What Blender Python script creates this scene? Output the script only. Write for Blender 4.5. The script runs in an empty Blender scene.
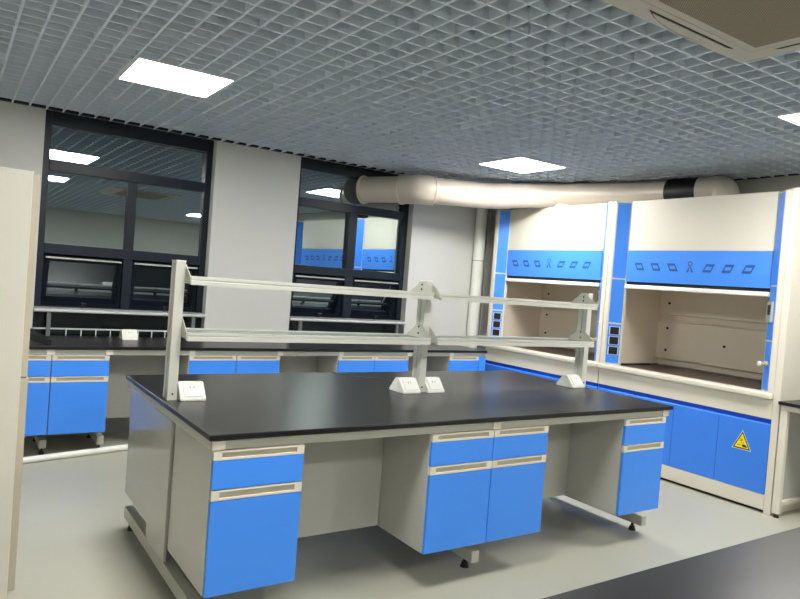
import bpy, bmesh, math, random
from mathutils import Vector, Matrix
random.seed(7)
S = bpy.context.scene
C = S.collection

# ------------------------------------------------------------------ camera
def make_camera():
    yaw, pitch, roll = (math.radians(a) for a in (33.878, -1.425, 4.422))
    cy, sy = math.cos(yaw), math.sin(yaw)
    f = Vector((sy*math.cos(pitch), cy*math.cos(pitch), math.sin(pitch)))
    r0 = Vector((cy, -sy, 0)); u0 = r0.cross(f)
    r = r0*math.cos(roll) + u0*math.sin(roll)
    u = -r0*math.sin(roll) + u0*math.cos(roll)
    cd = bpy.data.cameras.new('camera'); cam = bpy.data.objects.new('camera', cd); C.objects.link(cam)
    cd.sensor_width = 36; cd.lens = 673.3/800*36; cd.clip_start = .02; cd.clip_end = 60
    m = Matrix((r, u, -f)).transposed().to_4x4(); m.translation = Vector((0, 0, 1.497))
    cam.matrix_world = m
    S.camera = cam
make_camera()

# ------------------------------------------------------------------ world and exposure (night outside)
w = bpy.data.worlds.new('night'); S.world = w; w.use_nodes = True
w.node_tree.nodes['Background'].inputs[0].default_value = (.012, .016, .024, 1)
w.node_tree.nodes['Background'].inputs[1].default_value = .35
S.view_settings.view_transform = 'Standard'; S.view_settings.look = 'None'
S.view_settings.gamma = 1; S.view_settings.use_curve_mapping = False
S.view_settings.exposure = 0.90
LAMP = 29.0      # strength of every ceiling panel
try:
    S.cycles.use_denoising = True; S.cycles.max_bounces = 8; S.cycles.diffuse_bounces = 5
    S.cycles.glossy_bounces = 4; S.cycles.sample_clamp_indirect = 6
except Exception: pass

# ------------------------------------------------------------------ materials
def lin(c):
    return tuple(((v/255)/12.92 if v/255 <= .04045 else ((v/255+.055)/1.055)**2.4) for v in c) + (1,)
def mat(name, rgb, rough=.5, metal=0, noise=0, scale=20, spec=.5, bump=0, coat=0):
    m = bpy.data.materials.new(name); m.use_nodes = True; nt = m.node_tree; b = nt.nodes['Principled BSDF']
    c = lin(rgb)
    b.inputs['Base Color'].default_value = c; b.inputs['Roughness'].default_value = rough
    b.inputs['Metallic'].default_value = metal; b.inputs['Specular IOR Level'].default_value = spec
    b.inputs['Coat Weight'].default_value = coat
    if noise or bump:
        tc = nt.nodes.new('ShaderNodeTexCoord'); n = nt.nodes.new('ShaderNodeTexNoise')
        n.inputs['Scale'].default_value = scale; n.inputs['Detail'].default_value = 4
        nt.links.new(tc.outputs['Object'], n.inputs['Vector'])
        if noise:
            mx = nt.nodes.new('ShaderNodeMix'); mx.data_type = 'RGBA'
            mx.inputs[6].default_value = tuple(v*(1-noise) for v in c[:3])+(1,)
            mx.inputs[7].default_value = tuple(min(1, v*(1+noise)) for v in c[:3])+(1,)
            nt.links.new(n.outputs['Fac'], mx.inputs[0]); nt.links.new(mx.outputs[2], b.inputs['Base Color'])
        if bump:
            bp = nt.nodes.new('ShaderNodeBump'); bp.inputs['Strength'].default_value = bump; bp.inputs['Distance'].default_value = .01
            nt.links.new(n.outputs['Fac'], bp.inputs['Height']); nt.links.new(bp.outputs['Normal'], b.inputs['Normal'])
    return m
M = {}
M['wall'] = mat('white_wall_paint', (212, 212, 206), .7, noise=.03, scale=3)
M['floor'] = mat('grey_green_epoxy_floor', (178, 177, 162), .42, noise=.05, scale=1.3, spec=.4)
M['grid'] = mat('grey_ceiling_grid', (222, 232, 243), .55)
M['slab'] = mat('plenum_paint', (92, 102, 112), .9)
M['frame_dark'] = mat('dark_window_frame', (24, 33, 43), .4, noise=.06, scale=12, spec=.3)
M['sill'] = mat('grey_sill', (150, 152, 150), .5)
M['rail'] = mat('light_grey_rail', (205, 208, 205), .35)
M['black_top'] = mat('black_epoxy_worktop', (25, 24, 25), .30, noise=.12, scale=40, spec=.4)
M['black'] = mat('black_plastic', (14, 14, 16), .45)
M['blue'] = mat('blue_laminate', (68, 147, 255), .36, noise=.03, scale=5)
M['blue_hood'] = mat('blue_hood_door', (62, 134, 242), .3, noise=.03, scale=5)
M['blue_pale'] = mat('blue_hood_sash', (76, 148, 248), .3)
M['blue_deep'] = mat('deep_blue_groove', (10, 80, 215), .35)
M['icon'] = mat('icon_blue', (36, 84, 160), .5)
M['beige'] = mat('warm_white_steel', (226, 220, 204), .4, noise=.02, scale=4)
M['beige_in'] = mat('hood_liner', (240, 228, 207), .45, noise=.03, scale=4)
M['grey_panel'] = mat('grey_laminate', (194, 193, 186), .2, noise=.03, scale=5, coat=.2)
M['handle'] = mat('beige_handle', (226, 220, 204), .4)
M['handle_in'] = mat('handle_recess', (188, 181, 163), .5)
M['steel'] = mat('grey_painted_steel', (190, 190, 178), .4)
M['alu'] = mat('aluminium_profile', (214, 214, 204), .34, metal=.15)
M['white'] = mat('white_plastic', (240, 240, 232), .3)
M['liner_top'] = mat('brown_black_hood_top', (74, 58, 52), .35)
M['duct'] = mat('cream_pvc_duct', (216, 206, 190), .3, noise=.03, scale=6)
M['cab_left'] = mat('cream_cabinet', (226, 222, 208), .42, noise=.02, scale=3)
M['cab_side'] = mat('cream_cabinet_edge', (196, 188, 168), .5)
M['ac'] = mat('air_conditioner_cream', (206, 200, 182), .45)
M['yellow'] = mat('yellow_sticker', (255, 226, 20), .4)
M['brass'] = mat('pale_brass', (200, 190, 150), .3, metal=.4)
M['grey_plastic'] = mat('grey_plastic', (168, 172, 172), .4)
M['rail_post'] = mat('grey_steel_post', (112, 116, 116), .4)
M['opaque_pane'] = mat('dark_green_opaque_pane', (12, 24, 26), .25)
M['cable'] = mat('grey_cable', (120, 120, 118), .4)

def ac_mesh():
    m = mat('ac_grille_mesh', (158, 146, 122), .7); nt = m.node_tree; b = nt.nodes['Principled BSDF']
    tc = nt.nodes.new('ShaderNodeTexCoord'); v = nt.nodes.new('ShaderNodeTexChecker'); v.inputs['Scale'].default_value = 160
    v.inputs['Color1'].default_value = lin((172, 158, 134)); v.inputs['Color2'].default_value = lin((120, 110, 92))
    nt.links.new(tc.outputs['Object'], v.inputs['Vector']); nt.links.new(v.outputs['Color'], b.inputs['Base Color']); return m
M['ac_mesh'] = ac_mesh()
def glass_mat():
    # solar-control window glass: strong mirror-like reflection at night, dark see-through
    m = bpy.data.materials.new('reflective_window_glass'); m.use_nodes = True; nt = m.node_tree
    for n in list(nt.nodes): nt.nodes.remove(n)
    out = nt.nodes.new('ShaderNodeOutputMaterial'); mx = nt.nodes.new('ShaderNodeMixShader')
    t = nt.nodes.new('ShaderNodeBsdfTransparent'); t.inputs[0].default_value = (.35, .42, .45, 1)
    g = nt.nodes.new('ShaderNodeBsdfGlossy'); g.inputs['Color'].default_value = (.80, .92, .93, 1); g.inputs['Roughness'].default_value = .015
    lw = nt.nodes.new('ShaderNodeLayerWeight'); lw.inputs[0].default_value = .35
    mr = nt.nodes.new('ShaderNodeMapRange'); mr.inputs[3].default_value = .42; mr.inputs[4].default_value = .9
    nt.links.new(lw.outputs['Facing'], mr.inputs[0]); nt.links.new(mr.outputs[0], mx.inputs[0])
    nt.links.new(t.outputs[0], mx.inputs[1]); nt.links.new(g.outputs[0], mx.inputs[2]); nt.links.new(mx.outputs[0], out.inputs[0])
    return m
M['glass'] = glass_mat()
def shelf_glass():
    m = bpy.data.materials.new('shelf_glass'); m.use_nodes = True; nt = m.node_tree
    b = nt.nodes['Principled BSDF']; out = nt.nodes['Material Output']
    b.inputs['Base Color'].default_value = lin((205, 212, 205)); b.inputs['Roughness'].default_value = .12
    t = nt.nodes.new('ShaderNodeBsdfTransparent'); t.inputs[0].default_value = (.86, .92, .90, 1)
    mx = nt.nodes.new('ShaderNodeMixShader'); mx.inputs[0].default_value = .42
    nt.links.new(t.outputs[0], mx.inputs[1]); nt.links.new(b.outputs[0], mx.inputs[2]); nt.links.new(mx.outputs[0], out.inputs[0]); return m
M['shelf_glass'] = shelf_glass()
def lamp_mat():
    m = bpy.data.materials.new('lit_panel'); m.use_nodes = True; b = m.node_tree.nodes['Principled BSDF']
    b.inputs['Base Color'].default_value = (.9, .9, .9, 1)
    b.inputs['Emission Color'].default_value = (1, .985, .95, 1); b.inputs['Emission Strength'].default_value = LAMP
    return m
M['lamp'] = lamp_mat()

# ------------------------------------------------------------------ helpers
def box(bm, x0, x1, y0, y1, z0, z1, bev=0, seg=2, rotx=None, pivot=None):
    x0, x1 = min(x0, x1), max(x0, x1); y0, y1 = min(y0, y1), max(y0, y1); z0, z1 = min(z0, z1), max(z0, z1)
    r = bmesh.ops.create_cube(bm, size=1); vs = r['verts']
    for v in vs:
        v.co = Vector(((x0+x1)/2+v.co.x*(x1-x0), (y0+y1)/2+v.co.y*(y1-y0), (z0+z1)/2+v.co.z*(z1-z0)))
    if rotx is not None:
        bmesh.ops.rotate(bm, verts=vs, cent=pivot, matrix=Matrix.Rotation(rotx, 3, 'X'))
    if bev:
        es = list({e for v in vs for e in v.link_edges})
        bmesh.ops.bevel(bm, geom=es, offset=bev, segments=seg, affect='EDGES', profile=.5)
def prism(bm, pts, axis, a, b):
    """closed outline pts (u,v) swept along axis: 'X' -> (y,z), 'Y' -> (x,z), 'Z' -> (x,y)"""
    def P(u, v, t): return {'X': (t, u, v), 'Y': (u, t, v), 'Z': (u, v, t)}[axis]
    A = [bm.verts.new(P(u, v, a)) for u, v in pts]; B = [bm.verts.new(P(u, v, b)) for u, v in pts]
    bm.faces.new(A); bm.faces.new(list(reversed(B)))
    n = len(pts)
    for i in range(n): bm.faces.new((A[i], B[i], B[(i+1) % n], A[(i+1) % n]))
    bmesh.ops.recalc_face_normals(bm, faces=bm.faces)
def cyl(bm, p0, p1, r, seg=16, r2=None):
    p0, p1 = Vector(p0), Vector(p1); d = p1-p0
    q = d.to_track_quat('Z', 'Y').to_matrix().to_4x4(); q.translation = (p0+p1)/2
    bmesh.ops.create_cone(bm, cap_ends=True, segments=seg, radius1=r, radius2=r if r2 is None else r2, depth=d.length, matrix=q)
def tube(bm, pts, r, seg=20, caps=True):
    pts = [Vector(p) for p in pts]; rings = []; up = None
    for i, p in enumerate(pts):
        t = (pts[min(i+1, len(pts)-1)]-pts[max(i-1, 0)]).normalized()
        if up is None:
            up = t.orthogonal().normalized()
        up = (up - t*up.dot(t)).normalized(); s = t.cross(up)
        rings.append([bm.verts.new(p+(up*math.cos(2*math.pi*k/seg)+s*math.sin(2*math.pi*k/seg))*r) for k in range(seg)])
    for a, b in zip(rings, rings[1:]):
        for k in range(seg): bm.faces.new((a[k], a[(k+1) % seg], b[(k+1) % seg], b[k]))
    if caps: bm.faces.new(list(reversed(rings[0]))); bm.faces.new(rings[-1])
def rounded(pts, rad, n=7):
    pts = [Vector(p) for p in pts]; out = [pts[0]]
    for a, b, c in zip(pts, pts[1:], pts[2:]):
        u = (a-b).normalized(); v = (c-b).normalized(); d = min(rad, (a-b).length*.48, (c-b).length*.48)
        p, q = b+u*d, b+v*d
        for i in range(n+1):
            t = i/n; out.append(p*(1-t)**2 + b*2*t*(1-t) + q*t*t)
    out.append(pts[-1]); return out
def obj(name, bm, m, parent=None, smooth=False, label=None):
    me = bpy.data.meshes.new(name); bm.normal_update(); bm.to_mesh(me); bm.free()
    me.materials.append(M[m] if isinstance(m, str) else m)
    if smooth:
        for p in me.polygons: p.use_smooth = True
        try: me.set_sharp_from_angle(angle=math.radians(40))
        except Exception: pass
    o = bpy.data.objects.new(name, me); C.objects.link(o)
    if parent is not None: o.parent = parent
    if label: o['label'] = label
    return o
def bx(name, m, dims, parent=None, bev=0, label=None, **k):
    bm = bmesh.new(); box(bm, *dims, bev=bev, **k); return obj(name, bm, m, parent, label=label)
def thing(name, label, cat, loc=(0, 0, 0), rotz=0, group=None):
    o = bpy.data.objects.new(name, None); C.objects.link(o); o.empty_display_size = .1
    o.location = loc; o.rotation_euler = (0, 0, rotz); return tag(o, label, cat, group)
def tag(o, label, cat, group=None):
    o['label'] = label; o['category'] = cat
    if group: o['group'] = group
    return o
def struct(o): o['kind'] = 'structure'; return o
def dup(root, loc, label, group=None, rotz=None):
    r = root.copy(); C.objects.link(r); r.location = loc; r['label'] = label
    if rotz is not None: r.rotation_euler = (0, 0, rotz)
    if group: r['group'] = group
    def rec(src, dst):
        for ch in [o for o in C.objects if o.parent == src]:
            c = ch.copy(); C.objects.link(c); c.parent = dst; rec(ch, c)
    rec(root, r); return r

# ------------------------------------------------------------------ room shell
XL, XR, YB, YF, ZC = -1.6, 5.97, -3.2, 6.20, 2.67
ZT = 3.05
struct(bx('floor', 'floor', (XL-.2, XR+.2, YB-.2, YF+.35, -.1, 0)))
struct(bx('ceiling', 'slab', (XL-.2, XR+.2, YB-.2, YF+.35, ZT, ZT+.1)))
struct(bx('wall_right', 'wall', (XR, XR+.2, YB, YF, 0, ZT)))
struct(bx('wall_left', 'wall', (XL-.2, XL, YB, YF, 0, ZT)))
struct(bx('wall_front', 'wall', (XL-.2, XR+.2, YB-.2, YB, 0, ZT)))
W1, W2 = (.585, 1.996), (2.85, 4.25)
bm = bmesh.new(); T = .2
for a, b in ((XL-.2, W1[0]), (W1[1], W2[0]), (W2[1], XR+.2)): box(bm, a, b, YF, YF+T, 0, ZT)
for a, b in (W1, W2):
    box(bm, a, b, YF, YF+T, 0, .72); box(bm, a, b, YF, YF+T, 2.69, ZT)
struct(obj('wall_back', bm, 'wall'))

PX = {1: (-1.2, -.5, -.5), 2: (-.8, -.2, -.2)}; PZ = {1: (2.0, .5, .5), 2: (2.4, 3.0, 3.0)}   # turns given to the panes to place their reflections, degrees
def window(n, a, b, mull):
    """dark aluminium window: transom light, two fixed panes, two top-hung sashes tilted open, low pane"""
    r = bpy.data.objects.new('window_%d' % n, None); C.objects.link(r); r.location = (a, YF+.12, .72); struct(r)
    W = b-a; y0, y1 = -.03, .03; Z = lambda z: z-.72
    m0, m1 = mull[0]-a, mull[1]-a
    bm = bmesh.new()
    box(bm, 0, .058, y0, y1, 0, Z(2.69), .004); box(bm, W-.058, W, y0, y1, 0, Z(2.69), .004)
    box(bm, .058, W-.058, y0, y1, Z(2.575), Z(2.69)); box(bm, .058, W-.058, y0, y1, Z(2.20), Z(2.285), .004)
    box(bm, .058, W-.058, y0, y1, Z(1.515), Z(1.60), .004); box(bm, .058, W-.058, y0, y1, Z(1.03), Z(1.075), .004)
    box(bm, .058, W-.058, y0, y1, 0, .05)
    box(bm, m0, m1, y0, y1, Z(1.60), Z(2.20), .004); box(bm, m0, m1, y0, y1, Z(1.075), Z(1.515), .004)
    obj('window_frame', bm, 'frame_dark', r)
    bx('opaque_pane', 'opaque_pane', (.058, W-.058, -.01, .01, .05, Z(1.03)), r)  # opaque stand-in for the low glass, its night darkness in the colour
    for i_, (xa, xb, za, zb) in enumerate(((.058, W-.058, 2.285, 2.575), (.058, m0, 1.60, 2.20), (m1, W-.058, 1.60, 2.20))):
        bm = bmesh.new()
        v = [bm.verts.new(p) for p in ((xa, 0, Z(za)), (xb, 0, Z(za)), (xb, 0, Z(zb)), (xa, 0, Z(zb)))]; bm.faces.new(v)
        cpt = Vector(((xa+xb)/2, 0, Z((za+zb)/2))); bmesh.ops.rotate(bm, verts=bm.verts, cent=cpt, matrix=Matrix.Rotation(math.radians(PX[n][i_]), 3, 'X') @ Matrix.Rotation(math.radians(PZ[n][i_]), 3, 'Z'))
        obj('pane', bm, 'glass', r)
    for xa, xb in ((.064, m0-.006), (m1+.006, W-.064)):
        # tilted sash, hinged at its top edge
        piv = Vector((0, 0, Z(1.505))); ang = math.radians(20)
        bm = bmesh.new(); za, zb = Z(1.085), Z(1.505)
        for d in ((xa, xa+.045, za, zb), (xb-.045, xb, za, zb), (xa+.045, xb-.045, zb-.05, zb), (xa+.045, xb-.045, za, za+.05), (xa+.045, xb-.045, za+.13, za+.145)):
            box(bm, d[0], d[1], -.012, .03, d[2], d[3], 0, rotx=ang, pivot=piv)
        sash = obj('sash', bm, 'frame_dark', r)
        bm = bmesh.new(); v = [bm.verts.new(p) for p in ((xa+.04, .01, za+.04), (xb-.04, .01, za+.04), (xb-.04, .01, zb-.04), (xa+.04, .01, zb-.04))]
        bm.faces.new(v); bmesh.ops.rotate(bm, verts=bm.verts, cent=piv, matrix=Matrix.Rotation(ang, 3, 'X'))
        obj('sash_pane', bm, 'glass', sash)
        bx('head_strip', 'steel', (xa+.01, xb-.01, -.045, -.03, Z(1.478), Z(1.492)), r)
        bm = bmesh.new(); xm = (xa+xb)/2
        box(bm, xm-.012, xm+.012, -.06, -.03, Z(1.06), Z(1.12), .004); box(bm, xm-.008, xm+.03, -.07, -.055, Z(1.10), Z(1.115), .004)
        obj('window_handle', bm, 'black', r)
        bm = bmesh.new(); tube(bm, [(xb-.02, -.02, Z(1.45)), (xb-.03, .05, Z(1.3)), (xb-.025, .1, Z(1.18)), (xb-.02, .02, Z(1.1))], .005, 6)
        obj('stay_arm', bm, 'black', r, True)
    bx('window_sill', 'sill', (0.002, W-.002, -.115, -.03, Z(1.058), Z(1.072)), r)
    return r
window(1, W1[0], W1[1], (1.268, 1.345))
window(2, W2[0], W2[1], (3.50, 3.60))

# light grid ceiling, real open cells, cut out around the lamps and the air conditioner
GX0, GY0, P = .825, 4.11, .12
holes = []
lampspots = [(GX0, 4.11), (GX0+27*P, 4.35), (GX0+27*P, GY0-21*P), (GX0, GY0-21*P), (GX0+27*P, GY0-45*P), (GX0, GY0-45*P)]
for x, y in lampspots: holes.append((x, x+.6, y, y+.6))
ACX, ACY = (2.06, 3.08), (.82, 1.84)
holes.append((ACX[0]+.02, ACX[1]-.02, ACY[0]+.02, ACY[1]-.02))
def cut(lo, hi, spans):
    segs = [(lo, hi)]
    for a, b in spans:
        n = []
        for s, e in segs:
            if b <= s or a >= e: n.append((s, e)); continue
            if a > s: n.append((s, a))
            if b < e: n.append((b, e))
        segs = n
    return segs
bm = bmesh.new(); t = .0062; e = 1e-4
x0g, x1g, y0g, y1g = XL+.02, XR-.03, YB+.02, YF-.05
k = math.ceil((x0g-GX0)/P)
while GX0+k*P < x1g:
    x = GX0+k*P; k += 1
    for a, b in cut(y0g, y1g, [(h[2]-e, h[3]+e) for h in holes if h[0]+e < x < h[1]-e]):
        box(bm, x-t, x+t, a, b, ZC, ZC+.055)
        if b > y1g-.01: box(bm, x-t, x+t, b, YF-.004, ZC, ZC+.0055)
k = math.ceil((y0g-GY0)/P)
while GY0+k*P < y1g:
    y = GY0+k*P; k += 1
    for a, b in cut(x0g, x1g, [(h[0]-e, h[1]+e) for h in holes if h[2]+e < y < h[3]-e]):
        box(bm, a, b, y-t, y+t, ZC+.0006, ZC+.0546)
struct(obj('ceiling', bm, 'grid'))

struct(bx('gap_shade_1', 'black', (XL, XR, YF-.048, YF-.0005, ZC+.006, ZC+.05)))  # black strip added for the shadow gap along the back wall
struct(bx('gap_shade_2', 'black', (XR-.029, XR-.0005, YB, YF-.049, ZC+.004, ZC+.05)))  # added black strip, the same gap shadow along the right wall
# ------------------------------------------------------------------ ceiling lamps
def make_lamp():
    r = thing('ceiling_light', '', 'ceiling light')
    bm = bmesh.new(); f = .014
    for d in ((.007, .593, .007, .007+f), (.007, .593, .593-f, .593), (.007, .007+f, .021, .579), (.593-f, .593, .021, .579)):
        box(bm, d[0], d[1], d[2], d[3], -.004, .03)
    obj('frame', bm, 'white', r)
    bx('diffuser', 'lamp', (.021, .579, .021, .579, .0, .012), r)
    bx('housing', 'steel', (.01, .59, .01, .59, .031, .07), r)
    return r
lamp = make_lamp()
lab = ['lit square ceiling panel at upper left, over the aisle beside the first window',
       'lit square ceiling panel in front of the round duct, above the far island end',
       'lit square ceiling panel cut by the right edge of the view, beyond the air conditioner',
       'lit square ceiling panel behind the viewpoint, seen only mirrored in the left window',
       'lit square ceiling panel far behind the viewpoint on the fume hood side',
       'lit square ceiling panel far behind the viewpoint on the left side']
for i, (x, y) in enumerate(lampspots):
    if i == 0: lamp.location = (x, y, ZC); lamp['label'] = lab[0]; lamp['group'] = 'square lit panels in the grid ceiling'
    else: dup(lamp, (x, y, ZC), lab[i])

# ------------------------------------------------------------------ cassette air conditioner
ac = thing('air_conditioner', 'cream square ceiling cassette air conditioner with a meshed brown grille', 'air conditioner', ((ACX[0]+ACX[1])/2, (ACY[0]+ACY[1])/2, ZC-.008))
h = .51
bm = bmesh.new(); box(bm, -h, h, -h, h, 0, .03, .012, 2); obj('panel', bm, 'ac', ac)
bx('housing', 'steel', (-.42, .42, -.42, .42, .031, .26), ac)
bm = bmesh.new(); g = .348; box(bm, -g, g, -g, g, -.004, .0, 0); obj('intake_grille', bm, 'ac_mesh', ac)
bm = bmesh.new(); q = .395
for a in range(4):
    c, s = round(math.cos(a*math.pi/2)), round(math.sin(a*math.pi/2))
    d = [(-q, q-.0035), (q, q-.0035), (q, q), (-q, q)]
    prism(bm, [(x*c-y*s, x*s+y*c) for x, y in d], 'Z', -.0012, .001)
obj('panel_seam', bm, 'cab_side', ac)
for a in range(4):
    c, s = round(math.cos(a*math.pi/2)), round(math.sin(a*math.pi/2))
    def ring(hw, yin, bow):
        pts = [(-hw, yin), (hw, yin)]
        for i in range(1, 10):
            u = 1-2*i/10; pts.append((hw*u*(1-.0), yin+bow*(1-u*u)+.006))
        return [(x*c-y*s, x*s+y*c) for x, y in pts]
    bm = bmesh.new(); prism(bm, ring(.30, .425, .060), 'Z', -.0022, .002); slot = obj('air_slot', bm, 'black', ac)
    bm = bmesh.new(); prism(bm, ring(.272, .433, .044), 'Z', -.005, .0); obj('vane', bm, 'ac', slot)

# ------------------------------------------------------------------ cabinets
def make_cabinet(w=.396, d=.53, h=.585, side='grey_panel'):
    r = thing('base_cabinet', '', 'cabinet')
    bm = bmesh.new()
    box(bm, 0, w, .018, d, 0, h)
    obj('carcass', bm, side, r)
    def front(name, z0, z1, hz0, hz1):
        p = bx(name, 'blue', (.003, w-.003, 0, .017, z0, z1), r, .0015)
        bm = bmesh.new()
        box(bm, .003, w-.003, -.001, .017, hz0, hz0+.009, .001); box(bm, .003, w-.003, -.001, .017, hz1-.007, hz1, .001)
        box(bm, .003, .036, -.001, .017, hz0+.009, hz1-.007); box(bm, w-.036, w-.003, -.001, .017, hz0+.009, hz1-.007)
        hd = obj('handle', bm, 'handle', p)
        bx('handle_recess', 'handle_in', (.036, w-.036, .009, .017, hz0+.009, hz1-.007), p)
    front('drawer', .430, .546, .547, .584)
    front('door', .001, .384, .386, .426)
    return r
ISL_Y = 2.553
cab = make_cabinet()
G1 = 'blue fronted base cabinets along the near side of the island bench'
cab.location = (.893, ISL_Y, .197); cab['group'] = G1
cab['label'] = 'blue drawer and door cabinet at the near left corner of the island bench'
dup(cab, (1.963, ISL_Y, .197), 'left cabinet of the middle pair under the island bench, blue drawer over blue door')
dup(cab, (2.359, ISL_Y, .197), 'right cabinet of the middle pair under the island bench, blue drawer over blue door')
dup(cab, (3.409, ISL_Y, .197), 'blue drawer and door cabinet at the right end of the island bench')
bk = dup(cab, (1.284, 3.975, .197), 'grey cabinet on the window side of the island, its plain side facing left', 'cabinets along the window side of the island', math.pi)
G2 = 'blue fronted cabinets under the window bench'
CY = 5.452
for x, l in ((.256, 'leftmost blue cabinet of the window bench, partly hidden by the tall cream cabinet'),
             (.654, 'window bench cabinet second from the left, blue door and drawer fully in view'),
             (1.652, 'window bench cabinet just right of the left rack post, only its drawer showing'),
             (2.052, 'window bench cabinet below the wall pier between the windows, right of its pair'),
             (3.028, 'window bench cabinet below the right window, left one of its pair'),
             (3.424, 'window bench cabinet below the right window, right one of its pair'),
             (4.335, 'rightmost window bench cabinet, its blue drawer next to the fume hood corner')):
    dup(cab, (x, CY, .189), l, G2)

# ------------------------------------------------------------------ island bench
def bench_frame(loc, L, D, label, legs, backs, name='bench_frame'):
    """steel frame: apron under the top, C-shaped legs with foot rails, grey centre panels. local origin: front-left floor corner"""
    r = thing(name, label, 'bench frame', loc)
    bm = bmesh.new()
    box(bm, .012, L-.012, .02, .045, .786, .824); box(bm, .012, L-.012, D-.045, D-.02, .786, .824)
    box(bm, .012, .037, .045, D-.045, .786, .824); box(bm, L-.037, L-.012, .045, D-.045, .786, .824)
    obj('apron', bm, 'steel', r)
    for x in legs:
        lg = bx('leg', 'steel', (x, x+.05, D/2-.03, D/2+.03, .125, .785), r)
        ft = bx('foot_rail', 'steel', (x, x+.05, .10, D-.10, .055, .12), r, .004)
        for y in (.012, D-.019): bx('leg_head', 'handle', (x-.001, x+.051, y, y+.007, .786, .822), r)
        for y in (.19, D-.16):
            bm = bmesh.new(); cyl(bm, (x+.032, y, .0), (x+.032, y, .03), .024, 14, .015); cyl(bm, (x+.032, y, .03), (x+.032, y, .054), .009, 8)
            obj('levelling_foot', bm, 'black', ft)
    for a, b, y in backs:
        bx('back_panel', 'grey_panel', (a, b, y, y+.018, .20, .785), r)
    return r
IX0, IX1, IY0, IY1 = .870, 3.852, 2.538, 4.045
L, D = IX1-IX0, IY1-IY0
def worktop(label, x0, x1, y0, y1, name='worktop', z=0):
    bm = bmesh.new(); box(bm, x0, x1, y0, y1, .826+z, .85+z, .004, 2)
    o = obj(name, bm, 'black_top'); return tag(o, label, 'worktop')
worktop('long black epoxy worktop of the island bench in the middle of the room', IX0, IX1, IY0, IY1)
ib = bench_frame((IX0, IY0, 0), L, D, 'beige steel frame and grey back panels under the island worktop',
            (.018, 1.479, L-.085), ((.422, 1.09, .43), (1.888, 2.536, .43)))
bx('end_panel', 'grey_panel', (.010, .026, .558, .884, .13, .785), ib, .003)
bm = bmesh.new(); box(bm, L-.032, L-.014, .5, .99, .2, .785); obj('end_panel', bm, 'grey_panel', ib)

# second, near bench at the lower right: its black top fills the corner of the view
NX0, NX1, NY0, NY1 = .905, 3.91, -.52, .985
worktop('black worktop of the nearest bench, filling the lower right corner', NX0, NX1, NY0, NY1)
bench_frame((NX0, NY0, 0), NX1-NX0, NY1-NY0, 'steel frame under the nearest black worktop', (.018, 1.479, NX1-NX0-.10), ((.418, 2.5, .6),))

# ------------------------------------------------------------------ reagent rack on the island
rk = thing('reagent_rack', 'light aluminium two-tier reagent rack with three posts on the island worktop', 'shelf rack', (2.37, 3.30, .85))
def rX(x): return x-2.37
posts = (.918, 2.395, 3.835)
for px in posts:
    bm = bmesh.new(); a = rX(px)
    # extruded profile with a groove down each side face
    w_, d_ = .0225, .04
    pts = [(a-w_, -d_), (a+w_, -d_), (a+w_, -.007), (a+w_-.008, -.007), (a+w_-.008, .007), (a+w_, .007), (a+w_, d_), (a-w_, d_), (a-w_, .007), (a-w_+.008, .007), (a-w_+.008, -.007), (a-w_, -.007)]
    prism(bm, pts, 'Z', 0, .668); po = obj('post', bm, 'alu', rk)
    bx('post_cap', 'white', (a-w_-.001, a+w_+.001, -d_-.001, d_+.001, .668, .674), po)
    bm = bmesh.new(); cyl(bm, (a, -d_, .03), (a, -d_-.003, .03), .005, 8); obj('screw', bm, 'black', po)
for lv, (zb, zt, za) in enumerate(((.296, .335, .410), (.562, .600, .664))):
    for i, px in enumerate(posts):
        for s in (-1, 1):
            if (i == 0 and s < 0) or (i == 2 and s > 0): continue
            a = rX(px)+s*.0225
            bm = bmesh.new(); prism(bm, [(-.125, zt), (-.125, zt-.03), (.125, zt-.03), (.125, zt), (.02, za), (-.02, za)], 'X', a, a+s*.004)
            br = obj('bracket', bm, 'steel', rk)
            bm = bmesh.new()
            for zz in (zt+.018, za-.018): cyl(bm, (a+s*.004, 0, zz), (a+s*.008, 0, zz), .006, 8)
            obj('bolt', bm, 'black', br)
    for i in range(2):
        a, b = rX(posts[i])+.0275, rX(posts[i+1])-.0275
        for y in (-1, 1):
            bm = bmesh.new(); yc = y*.118
            prism(bm, [(yc-.012, zb), (yc+.012, zb), (yc+.012, zt), (yc-.012, zt), (yc-.012, zt-.012), (yc-.008, zt-.014), (yc-.008, zt-.018), (yc-.012, zt-.02)], 'X', a, b)
            obj('shelf_beam', bm, 'alu', rk)
        bx('glass_shelf', 'shelf_glass', (a, b, -.105, .105, zt-.012, zt-.006), rk)

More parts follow.
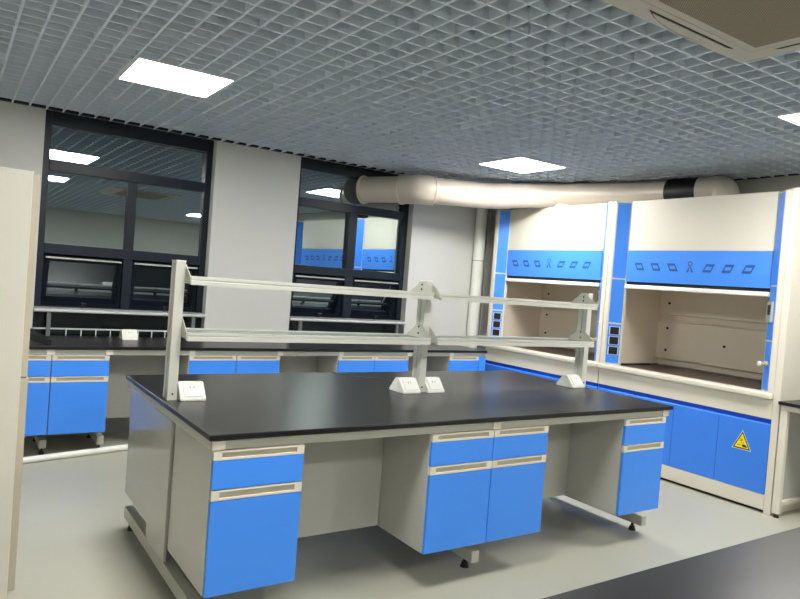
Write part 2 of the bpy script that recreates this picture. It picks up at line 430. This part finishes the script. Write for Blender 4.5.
# ------------------------------------------------------------------ socket boxes
def make_socket():
    r = thing('socket_box', '', 'power socket')
    pr = [(-.078, 0), (.078, 0), (.078, .012), (.018, .082), (-.018, .082), (-.078, .012)]
    bm = bmesh.new(); prism(bm, pr, 'X', -.062, .062)
    bmesh.ops.bevel(bm, geom=list(bm.edges), offset=.002, segments=1, affect='EDGES')
    obj('housing', bm, 'white', r)
    for s in (-1, 1):
        # cover plate lies on each sloped side
        n = Vector((0, s*.70, .60)).normalized(); u = Vector((0, -s*.60, .70)).normalized(); c = Vector((0, s*.048, .047))
        def plate(w, h, t0, t1, cx=0, cu=0):
            bm2 = bmesh.new(); b_ = c+u*cu
            v = []
            for tt in (t0, t1):
                for dx, du in ((-w, -h), (w, -h), (w, h), (-w, h)):
                    v.append(bm2.verts.new(b_+Vector((cx+dx, 0, 0))+u*du+n*tt))
            for f in ((0, 1, 2, 3), (4, 5, 6, 7), (0, 1, 5, 4), (1, 2, 6, 5), (2, 3, 7, 6), (3, 0, 4, 7)): bm2.faces.new([v[i] for i in f])
            bmesh.ops.recalc_face_normals(bm2, faces=bm2.faces); return bm2
        pl = obj('cover_plate', plate(.043, .037, 0, .005), 'white', r)
        for cx, cu in ((-.009, .014), (.009, .014)):
            obj('pin_hole', plate(.0028, .005, .0045, .0056, cx, cu), 'grey_plastic', pl)
    return r
so = make_socket(); so.location = (1.010, 3.30, .85); so['group'] = 'white wedge socket boxes'
so['label'] = 'white wedge socket box beside the left post of the island rack'
dup(so, (2.300, 3.30, .85), 'white wedge socket box just left of the middle rack post')
dup(so, (2.480, 3.30, .85), 'white wedge socket box just right of the middle rack post')
dup(so, (3.742, 3.30, .85), 'white wedge socket box beside the right post of the island rack')
dup(so, (1.29, 6.0, .842), 'white wedge socket box on the window bench below the left window')
cb = bmesh.new(); tube(cb, rounded([(2.20, 4.035, .853), (2.245, 3.90, .853), (2.29, 3.79, .853), (2.42, 3.77, .853), (2.43, 3.60, .853), (2.34, 3.42, .856), (2.31, 3.385, .862)], .06), .003, 8)
tag(obj('power_cable', cb, 'cable', smooth=True), 'thin grey cable curling over the island worktop to the middle sockets', 'cable')

# ------------------------------------------------------------------ window bench
worktop('black worktop of the window bench along the back wall', .20, 4.832, 5.44, 6.195, z=-.008)
wf = thing('bench_frame', 'steel frame with grey back panels under the window bench', 'bench frame', (0, 5.44, 0))
bm = bmesh.new(); box(bm, .21, 4.822, .02, .045, .778, .816); obj('apron', bm, 'steel', wf)
for x in (.62, 1.02, 1.65, 2.42, 3.03, 3.80, 4.335):
    bx('leg', 'steel', (x, x+.05, .62, .68, .125, .777), wf)
    f = bx('foot_rail', 'steel', (x, x+.05, .15, .68, .055, .12), wf, .004)
    bx('leg_head', 'handle', (x, x+.05, .012, .019, .778, .816), wf)
    for y in (.2, .62):
        bm = bmesh.new(); cyl(bm, (x+.025, y, 0), (x+.025, y, .022), .022, 12, .016); cyl(bm, (x+.025, y, .022), (x+.025, y, .054), .008, 8); obj('levelling_foot', bm, 'black', f)
for a, b in ((1.054, 1.648), (2.452, 3.024), (3.826, 4.330)):
    bx('back_panel', 'grey_panel', (a, b, .43, .448, .20, .777), wf)
bx('corner_filler', 'blue', (4.735, 4.826, .012, .03, .10, .777), wf, .002)
bm = bmesh.new(); prism(bm, [(-.34, 0), (.34, 0), (.34, .085), (-.34, .045)], 'X', -.013, .013)
up = obj('black_strip', bm, 'black'); up.location = (.575, 5.80, .8425); up.rotation_euler = (0, 0, .17)
tag(up, 'black wedge-shaped strip lying across the window bench beside the tall cream cabinet', 'strip')

# guard rail in front of the windows
def guard(a, b, label):
    r = thing('guard_rail', label, 'rail', ((a+b)/2, YF-.02, .842), group='window guard rails')
    w_ = (b-a)/2
    bm = bmesh.new(); cyl(bm, (-w_, 0, .206), (w_, 0, .206), .014, 12); obj('top_rail', bm, 'rail', r, True)
    bm = bmesh.new(); box(bm, -w_, w_, -.006, .006, .052, .064); obj('lower_rail', bm, 'rail', r)
    for s in (-1, 1): bx('post', 'rail_post', (s*(w_-.11)-.015, s*(w_-.11)+.015, -.015, .015, .0005, .192), r)
    n = int((b-a-.25)/.115)
    for i in range(n):
        x = -w_+.245+i*.115
        bx('baluster', 'rail', (x-.004, x+.004, -.004, .004, .0005, .052), r)
guard(W1[0]+.003, W1[1]-.003, 'pale horizontal guard rail across the bottom of the left window')
guard(W2[0]+.003, W2[1]-.003, 'pale horizontal guard rail across the bottom of the right window')

# ------------------------------------------------------------------ fume hoods
HX = 5.09; HW = 1.606
def hood(y0, label, end_panel=False, sticker=False):
    r = thing('fume_hood', label, 'fume hood', (HX, y0, 0), group='fume hoods along the right wall')
    W = HW; Dp = .865
    bx('base_body', 'beige', (.02, Dp, .001, W-.001, .022, .84), r)
    bx('plinth', 'black', (.03, Dp-.02, .01, W-.01, 0, .022), r)
    bx('apron', 'beige', (0, .019, .002, W-.002, .700, .842), r, .002)
    bx('kick_panel', 'beige', (0, .019, .002, W-.002, .024, .136), r, .002)
    bx('handle_groove', 'blue_deep', (.012, .019, .002, W-.002, .664, .699), r)
    for i in range(4):
        a = .004+i*.3995
        bm = bmesh.new()
        prism(bm, [(-.001, .140), (.018, .140), (.018, .664), (.010, .664), (-.001, .655)], 'Y', a, a+.3955)
        dr = obj('door', bm, 'blue_hood', r)
        if sticker and i == 0: door0 = dr
    bm = bmesh.new(); box(bm, -.035, .10, .002, W-.002, .846, .892, .012, 3); obj('airfoil_sill', bm, 'beige', r, True)
    bx('work_surface', 'liner_top', (.105, Dp-.05, .035, W-.035, .845, .880), r)
    for a in (.001, W-.031): bx('side_panel', 'beige_in', (.125, Dp, a, a+.03, .893, 2.385), r)
    bx('rear_wall', 'beige_in', (Dp-.03, Dp-.001, .032, W-.032, .893, 2.385), r)
    for z0, z1 in ((.955, 1.318), (1.392, 1.86)):
        p = bx('baffle', 'beige_in', (Dp-.075, Dp-.065, .033, W-.033, z0, z1), r, .002)
        hs = ((1.465, 1.04), (1.465, 1.255), (.87, 1.143), (.28, 1.143), (.12, 1.04), (.12, 1.255)) if z0 < 1 else ((1.465, 1.50), (.12, 1.50))
        for hy, hz in hs:
            bm = bmesh.new(); cyl(bm, (Dp-.0752, hy, hz), (Dp-.082, hy, hz), .012, 12); obj('fixing_cap', bm, 'black', p)
    bx('inner_roof', 'beige_in', (.13, Dp-.032, .033, W-.033, 1.86, 1.88), r)
    bx('roof', 'beige', (.107, Dp, .031, W-.031, 2.362, 2.390), r)
    # front
    bx('upper_panel', 'beige', (.092, .106, .146, W-.146, 1.955, 2.408), r, .002)
    bm = bmesh.new(); prism(bm, [(.086, 1.953), (.094, 1.953), (.104, 1.671), (.092, 1.671), (.086, 1.768)], 'Y', .147, W-.147)
    sp = obj('sash_cover', bm, 'blue_pale', r)
    cy = W/2
    for i in range(-3, 4):
        yc = cy + .02 - i*.167
        bm = bmesh.new(); X0, X1 = .0845, .0860; z0, z1 = 1.776, 1.844
        if i == 0:
            # person-like mark: ring head over splayed legs
            n = 14
            for k_ in range(n):
                a0, a1 = 2*math.pi*k_/n, 2*math.pi*(k_+1)/n
                prism(bm, [(yc+.021*math.cos(a0), 1.845+.021*math.sin(a0)), (yc+.021*math.cos(a1), 1.845+.021*math.sin(a1)), (yc+.014*math.cos(a1), 1.845+.014*math.sin(a1)), (yc+.014*math.cos(a0), 1.845+.014*math.sin(a0))], 'X', X0, X1)
            for s in (-1, 1):
                prism(bm, [(yc, 1.825), (yc+s*.012, 1.812), (yc+s*.034, 1.772), (yc+s*.014, 1.772)], 'X', X0, X1)
            obj('emblem', bm, 'icon', sp); continue
        sl = .016*(1 if i < 0 else -1)
        def q4(ya, yb, za, zb):
            f_ = lambda y, z: (y + sl*((z-1.81)/.032), z)
            prism(bm, [f_(ya, za), f_(yb, za), f_(yb, zb), f_(ya, zb)], 'X', X0, X1)
        q4(yc-.038, yc+.038, z0, z0+.020); q4(yc-.038, yc+.038, z1-.020, z1)
        q4(yc-.038, yc-.026, z0+.02, z1-.020); q4(yc+.026, yc+.038, z0+.02, z1-.020)
        obj('emblem', bm, 'icon', sp)
    bx('sash_gap', 'black', (.104, .110, .146, W-.146, 1.642, 1.680), r)
    bm = bmesh.new(); box(bm, .075, .112, .146, W-.146, 1.606, 1.642, .006, 2); sb = obj('sash_bar', bm, 'white', r)
    for yy in (.26, W-.26): bx('sash_stop', 'black', (.088, .103, yy-.015, yy+.015, 1.643, 1.660), sb)
    # corner pillars with a chamfered blue strip turned towards the opening
    for side in (0, 1):
        f_ = (lambda y: W-y) if side else (lambda y: y)
        A, B = (.0, .042), (.10, .145)
        bm = bmesh.new(); prism(bm, [(A[0], f_(.001)), (A[0], f_(A[1])), (B[0], f_(B[1])), (.122, f_(B[1])), (.122, f_(.001))], 'Z', .893, 2.402)
        pil = obj('pillar', bm, 'beige', r)
        dv = Vector((B[0]-A[0], B[1]-A[1], 0)); ln = dv.length; dv.normalize(); nv = Vector((-dv.y, dv.x, 0)) # outward to -x
        def slab(t0, t1, z0, z1, o0, o1):
            b2 = bmesh.new(); pts = []
            for (tt, oo) in ((t0, o0), (t1, o0), (t1, o1), (t0, o1)):
                p_ = Vector((A[0], A[1], 0))+dv*tt*ln+nv*oo; pts.append((p_.x, f_(p_.y)))
            prism(b2, pts, 'Z', z0, z1); return b2
        seps = (.905, 1.282, 1.696, 2.402)
        for z0, z1 in zip(seps, seps[1:]):
            obj('blue_strip', slab(.10, .90, z0, z1-.014, .0002, .003), 'blue', pil)
        if side:
            for zc in (1.207, 1.115, 1.022):
                pl = obj('switch', slab(.20, .84, zc-.038, zc+.038, .003, .007), 'white', pil)
                obj('switch_face', slab(.25, .79, zc-.034, zc+.034, .007, .011), 'black', pl)
        else:
            ct = obj('control_box', slab(.22, .86, 1.415, 1.57, .003, .02), 'grey_plastic', pil)
            obj('display', slab(.34, .72, 1.47, 1.545, .02, .022), 'black', ct)
            c0 = Vector((A[0], A[1], 0))+dv*.45*ln; c0.z = 1.10; c0.y = f_(c0.y)
            bm = bmesh.new(); cyl(bm, c0+nv*.002, c0+nv*.03, .02, 14); cyl(bm, c0+nv*.03, c0+nv*.05, .011, 12); kn = obj('valve', bm, 'brass', pil, True)
            bm = bmesh.new(); cyl(bm, c0+nv*.05, c0+nv*.068, .017, 12); obj('valve_knob', bm, 'white', kn, True)
    if end_panel:
        ep = bx('end_panel', 'beige', (-.004, Dp, -.052, -.002, .0, 2.41), r, .002)
    if sticker:
        yc, zc, hh, hw = .203, .433, .135, .069
        def tri(sc, x0, x1, m, par):
            c_ = zc+hh/3
            pts = [(yc-hw*sc, c_-hh/3*sc), (yc+hw*sc, c_-hh/3*sc), (yc, c_+hh*2/3*sc)]
            b2 = bmesh.new(); prism(b2, pts, 'X', x0, x1); return obj('warning_sticker' if par is door0 else 'sticker_layer', b2, m, par)
        s0 = tri(1.10, -.0018, -.001, 'white', door0)
        tri(1.0, -.0024, -.0018, 'black', s0); tri(.80, -.0030, -.0024, 'yellow', s0)
        bm = bmesh.new()
        # corrosion mark: tilted tube with drops above a dark hand
        def blob(cy_, cz_, ry, rz, n=14, rot=0):
            prism(bm, [(cy_+ry*math.cos(t_)*math.cos(rot)-rz*math.sin(t_)*math.sin(rot), cz_+ry*math.cos(t_)*math.sin(rot)+rz*math.sin(t_)*math.cos(rot)) for t_ in [2*math.pi*k_/n for k_ in range(n)]], 'X', -.0036, -.0030)
        blob(yc-.020, zc+.026, .018, .010, rot=.15); blob(yc-.036, zc+.022, .008, .005)
        blob(yc+.004, zc+.072, .014, .0022, rot=.3); blob(yc+.006, zc+.060, .012, .0022, rot=-.3)
        blob(yc+.022, zc+.026, .016, .0020, rot=-.1); blob(yc+.002, zc+.048, .0022, .005); blob(yc-.012, zc+.046, .0022, .005)
        obj('corrosion_mark', bm, 'black', s0)
    return r
hood(2.551, 'right white and blue fume hood with a yellow warning triangle on one door', True, True)
hood(4.162, 'left white and blue fume hood of the pair, nearer the window wall')

# ------------------------------------------------------------------ side bench beyond the hood
sb = bx('worktop', 'black_top', (5.05, 5.965, 1.0, 2.495, .826, .85), None, .003)
tag(sb, 'black worktop of the side bench against the end of the right fume hood', 'worktop')
sf = thing('bench_frame', 'beige steel frame and grey panel under the side bench at the right edge', 'bench frame', (5.075, 2.49, 0))
bx('leg', 'beige', (0, .04, -.055, -.005, .03, .785), sf, .003)
bx('leg', 'beige', (.82, .86, -.055, -.005, .03, .785), sf, .003)
bx('foot_rail', 'beige', (.041, .819, -.05, -.01, .085, .115), sf)
bx('side_panel', 'grey_panel', (.041, .819, -.02, -.008, .116, .785), sf)
bx('apron', 'beige', (0, .025, -1.48, -.005, .786, .825), sf)
bx('leg', 'beige', (0, .04, -1.48, -1.43, .03, .785), sf, .003)
for x, y in ((.02, -.03), (.84, -.03), (.02, -1.455)):
    bm = bmesh.new(); cyl(bm, (x, y, 0), (x, y, .03), .018, 12); obj('levelling_foot', bm, 'black', sf)

# ------------------------------------------------------------------ exhaust duct
dt = thing('exhaust_duct', 'cream round exhaust duct running from the right window over the fume hoods', 'duct', (3.60, 6.30, 2.46))
O = Vector((3.60, 6.30, 2.46))
path = [Vector(p) for p in ((3.62, 6.27, 2.455), (3.95, 5.67, 2.465), (4.70, 5.50, 2.487), (5.28, 5.02, 2.54), (5.60, 4.25, 2.541), (5.66, 3.42, 2.541))]
RB = .128
def at(i, t): return path[i].lerp(path[i+1], t)
def run(name, pts, r, corner=.22, par=dt):
    b2 = bmesh.new(); tube(b2, [Vector(p)-O for p in rounded(pts, corner, 8)], r, 28); return obj(name, b2, 'duct', par, True)
def ring_(c, d, hw, rad, par, m='duct', name='joint_ring'):
    d = d.normalized(); b2 = bmesh.new(); cyl(b2, c-O-d*hw, c-O+d*hw, rad, 28); return obj(name, b2, m, par, True)
def seg(i): return path[i+1]-path[i]
run('pipe', (path[0], path[1], path[2], at(2, .30)), .136)
ring_(at(0, .03), seg(0), .012, .150, dt, name='flange')
p2 = run('pipe', (at(2, .32), path[3], path[4], path[5], path[5]-Vector((0, 0, .146))), RB)
e1 = run('elbow', (at(0, .70), path[1], at(1, .17)), .150, .2)
ring_(at(0, .70), seg(0), .012, .156, e1); ring_(at(1, .17), seg(1), .012, .156, e1)
ring_(at(1, .96), seg(1), .012, .142, dt)
e2 = run('elbow', (at(2, .34), path[3], at(3, .46)), .1295, .3)
ring_(at(2, .31), seg(2), .014, .141, e2); ring_(at(3, .46), seg(3), .012, .130, e2)
ring_(at(4, .10), seg(4), .012, .130, dt); ring_(at(4, .82), seg(4), .012, .130, dt)
ring_(at(4, .56), seg(4), .15, .1293, dt, 'black', 'coupling')
bm = bmesh.new(); cyl(bm, Vector((5.30, 4.96, 2.3925))-O, Vector((5.30, 4.96, 2.44))-O, .105, 24); obj('collar', bm, 'duct', dt, True)
bm = bmesh.new(); cyl(bm, Vector((5.66, 3.42, 2.3925))-O, Vector((5.66, 3.42, 2.42))-O, .142, 24); obj('collar', bm, 'duct', dt, True)

# vertical pipe in the corner and the shading strip beside it
dp = bmesh.new(); cyl(dp, (0, 0, 0), (0, 0, 1.80), .052, 20)
vp = thing('drain_pipe', 'white vertical pipe on the back wall left of the fume hoods', 'pipe', (5.18, 6.125, 0))
bm = bmesh.new(); cyl(bm, (0, 0, 0), (0, 0, 2.66), .066, 20); obj('pipe', bm, 'white', vp, True)
bm = bmesh.new(); cyl(bm, (0, 0, 1.82), (0, 0, 1.83), .070, 20); obj('joint', bm, 'grey_plastic', vp, True)
dp.free()
gt = bx('shading_strip', 'grey_plastic', (5.30, 5.36, 6.13, 6.198, 0, 2.66), None, .003)  # grey strip added to paint the shading beside the pipe
tag(gt, 'grey vertical strip painted for the shade between the white pipe and the fume hood', 'shading strip')

# pipe on the floor
fp = bmesh.new(); cyl(fp, (.36, 5.375, .024), (1.50, 5.64, .024), .024, 16)
tag(obj('floor_pipe', fp, 'white', smooth=True), 'white pipe lying on the floor in front of the window bench cabinets', 'pipe')

# ------------------------------------------------------------------ tall cabinet at the left
tc = thing('tall_cabinet', 'tall cream cabinet at the left edge of the view', 'cabinet', (-.10, 3.55, 0))
bx('carcass', 'cab_side', (-.35, .410, -.19, .22, .955, 1.846), tc, .002)
bx('carcass', 'cab_side', (-.35, .414, -.19, .22, .0, .950), tc, .002)
bx('front_panel', 'cab_left', (-.35, .378, -.27, -.191, .0, 1.850), tc, .003)
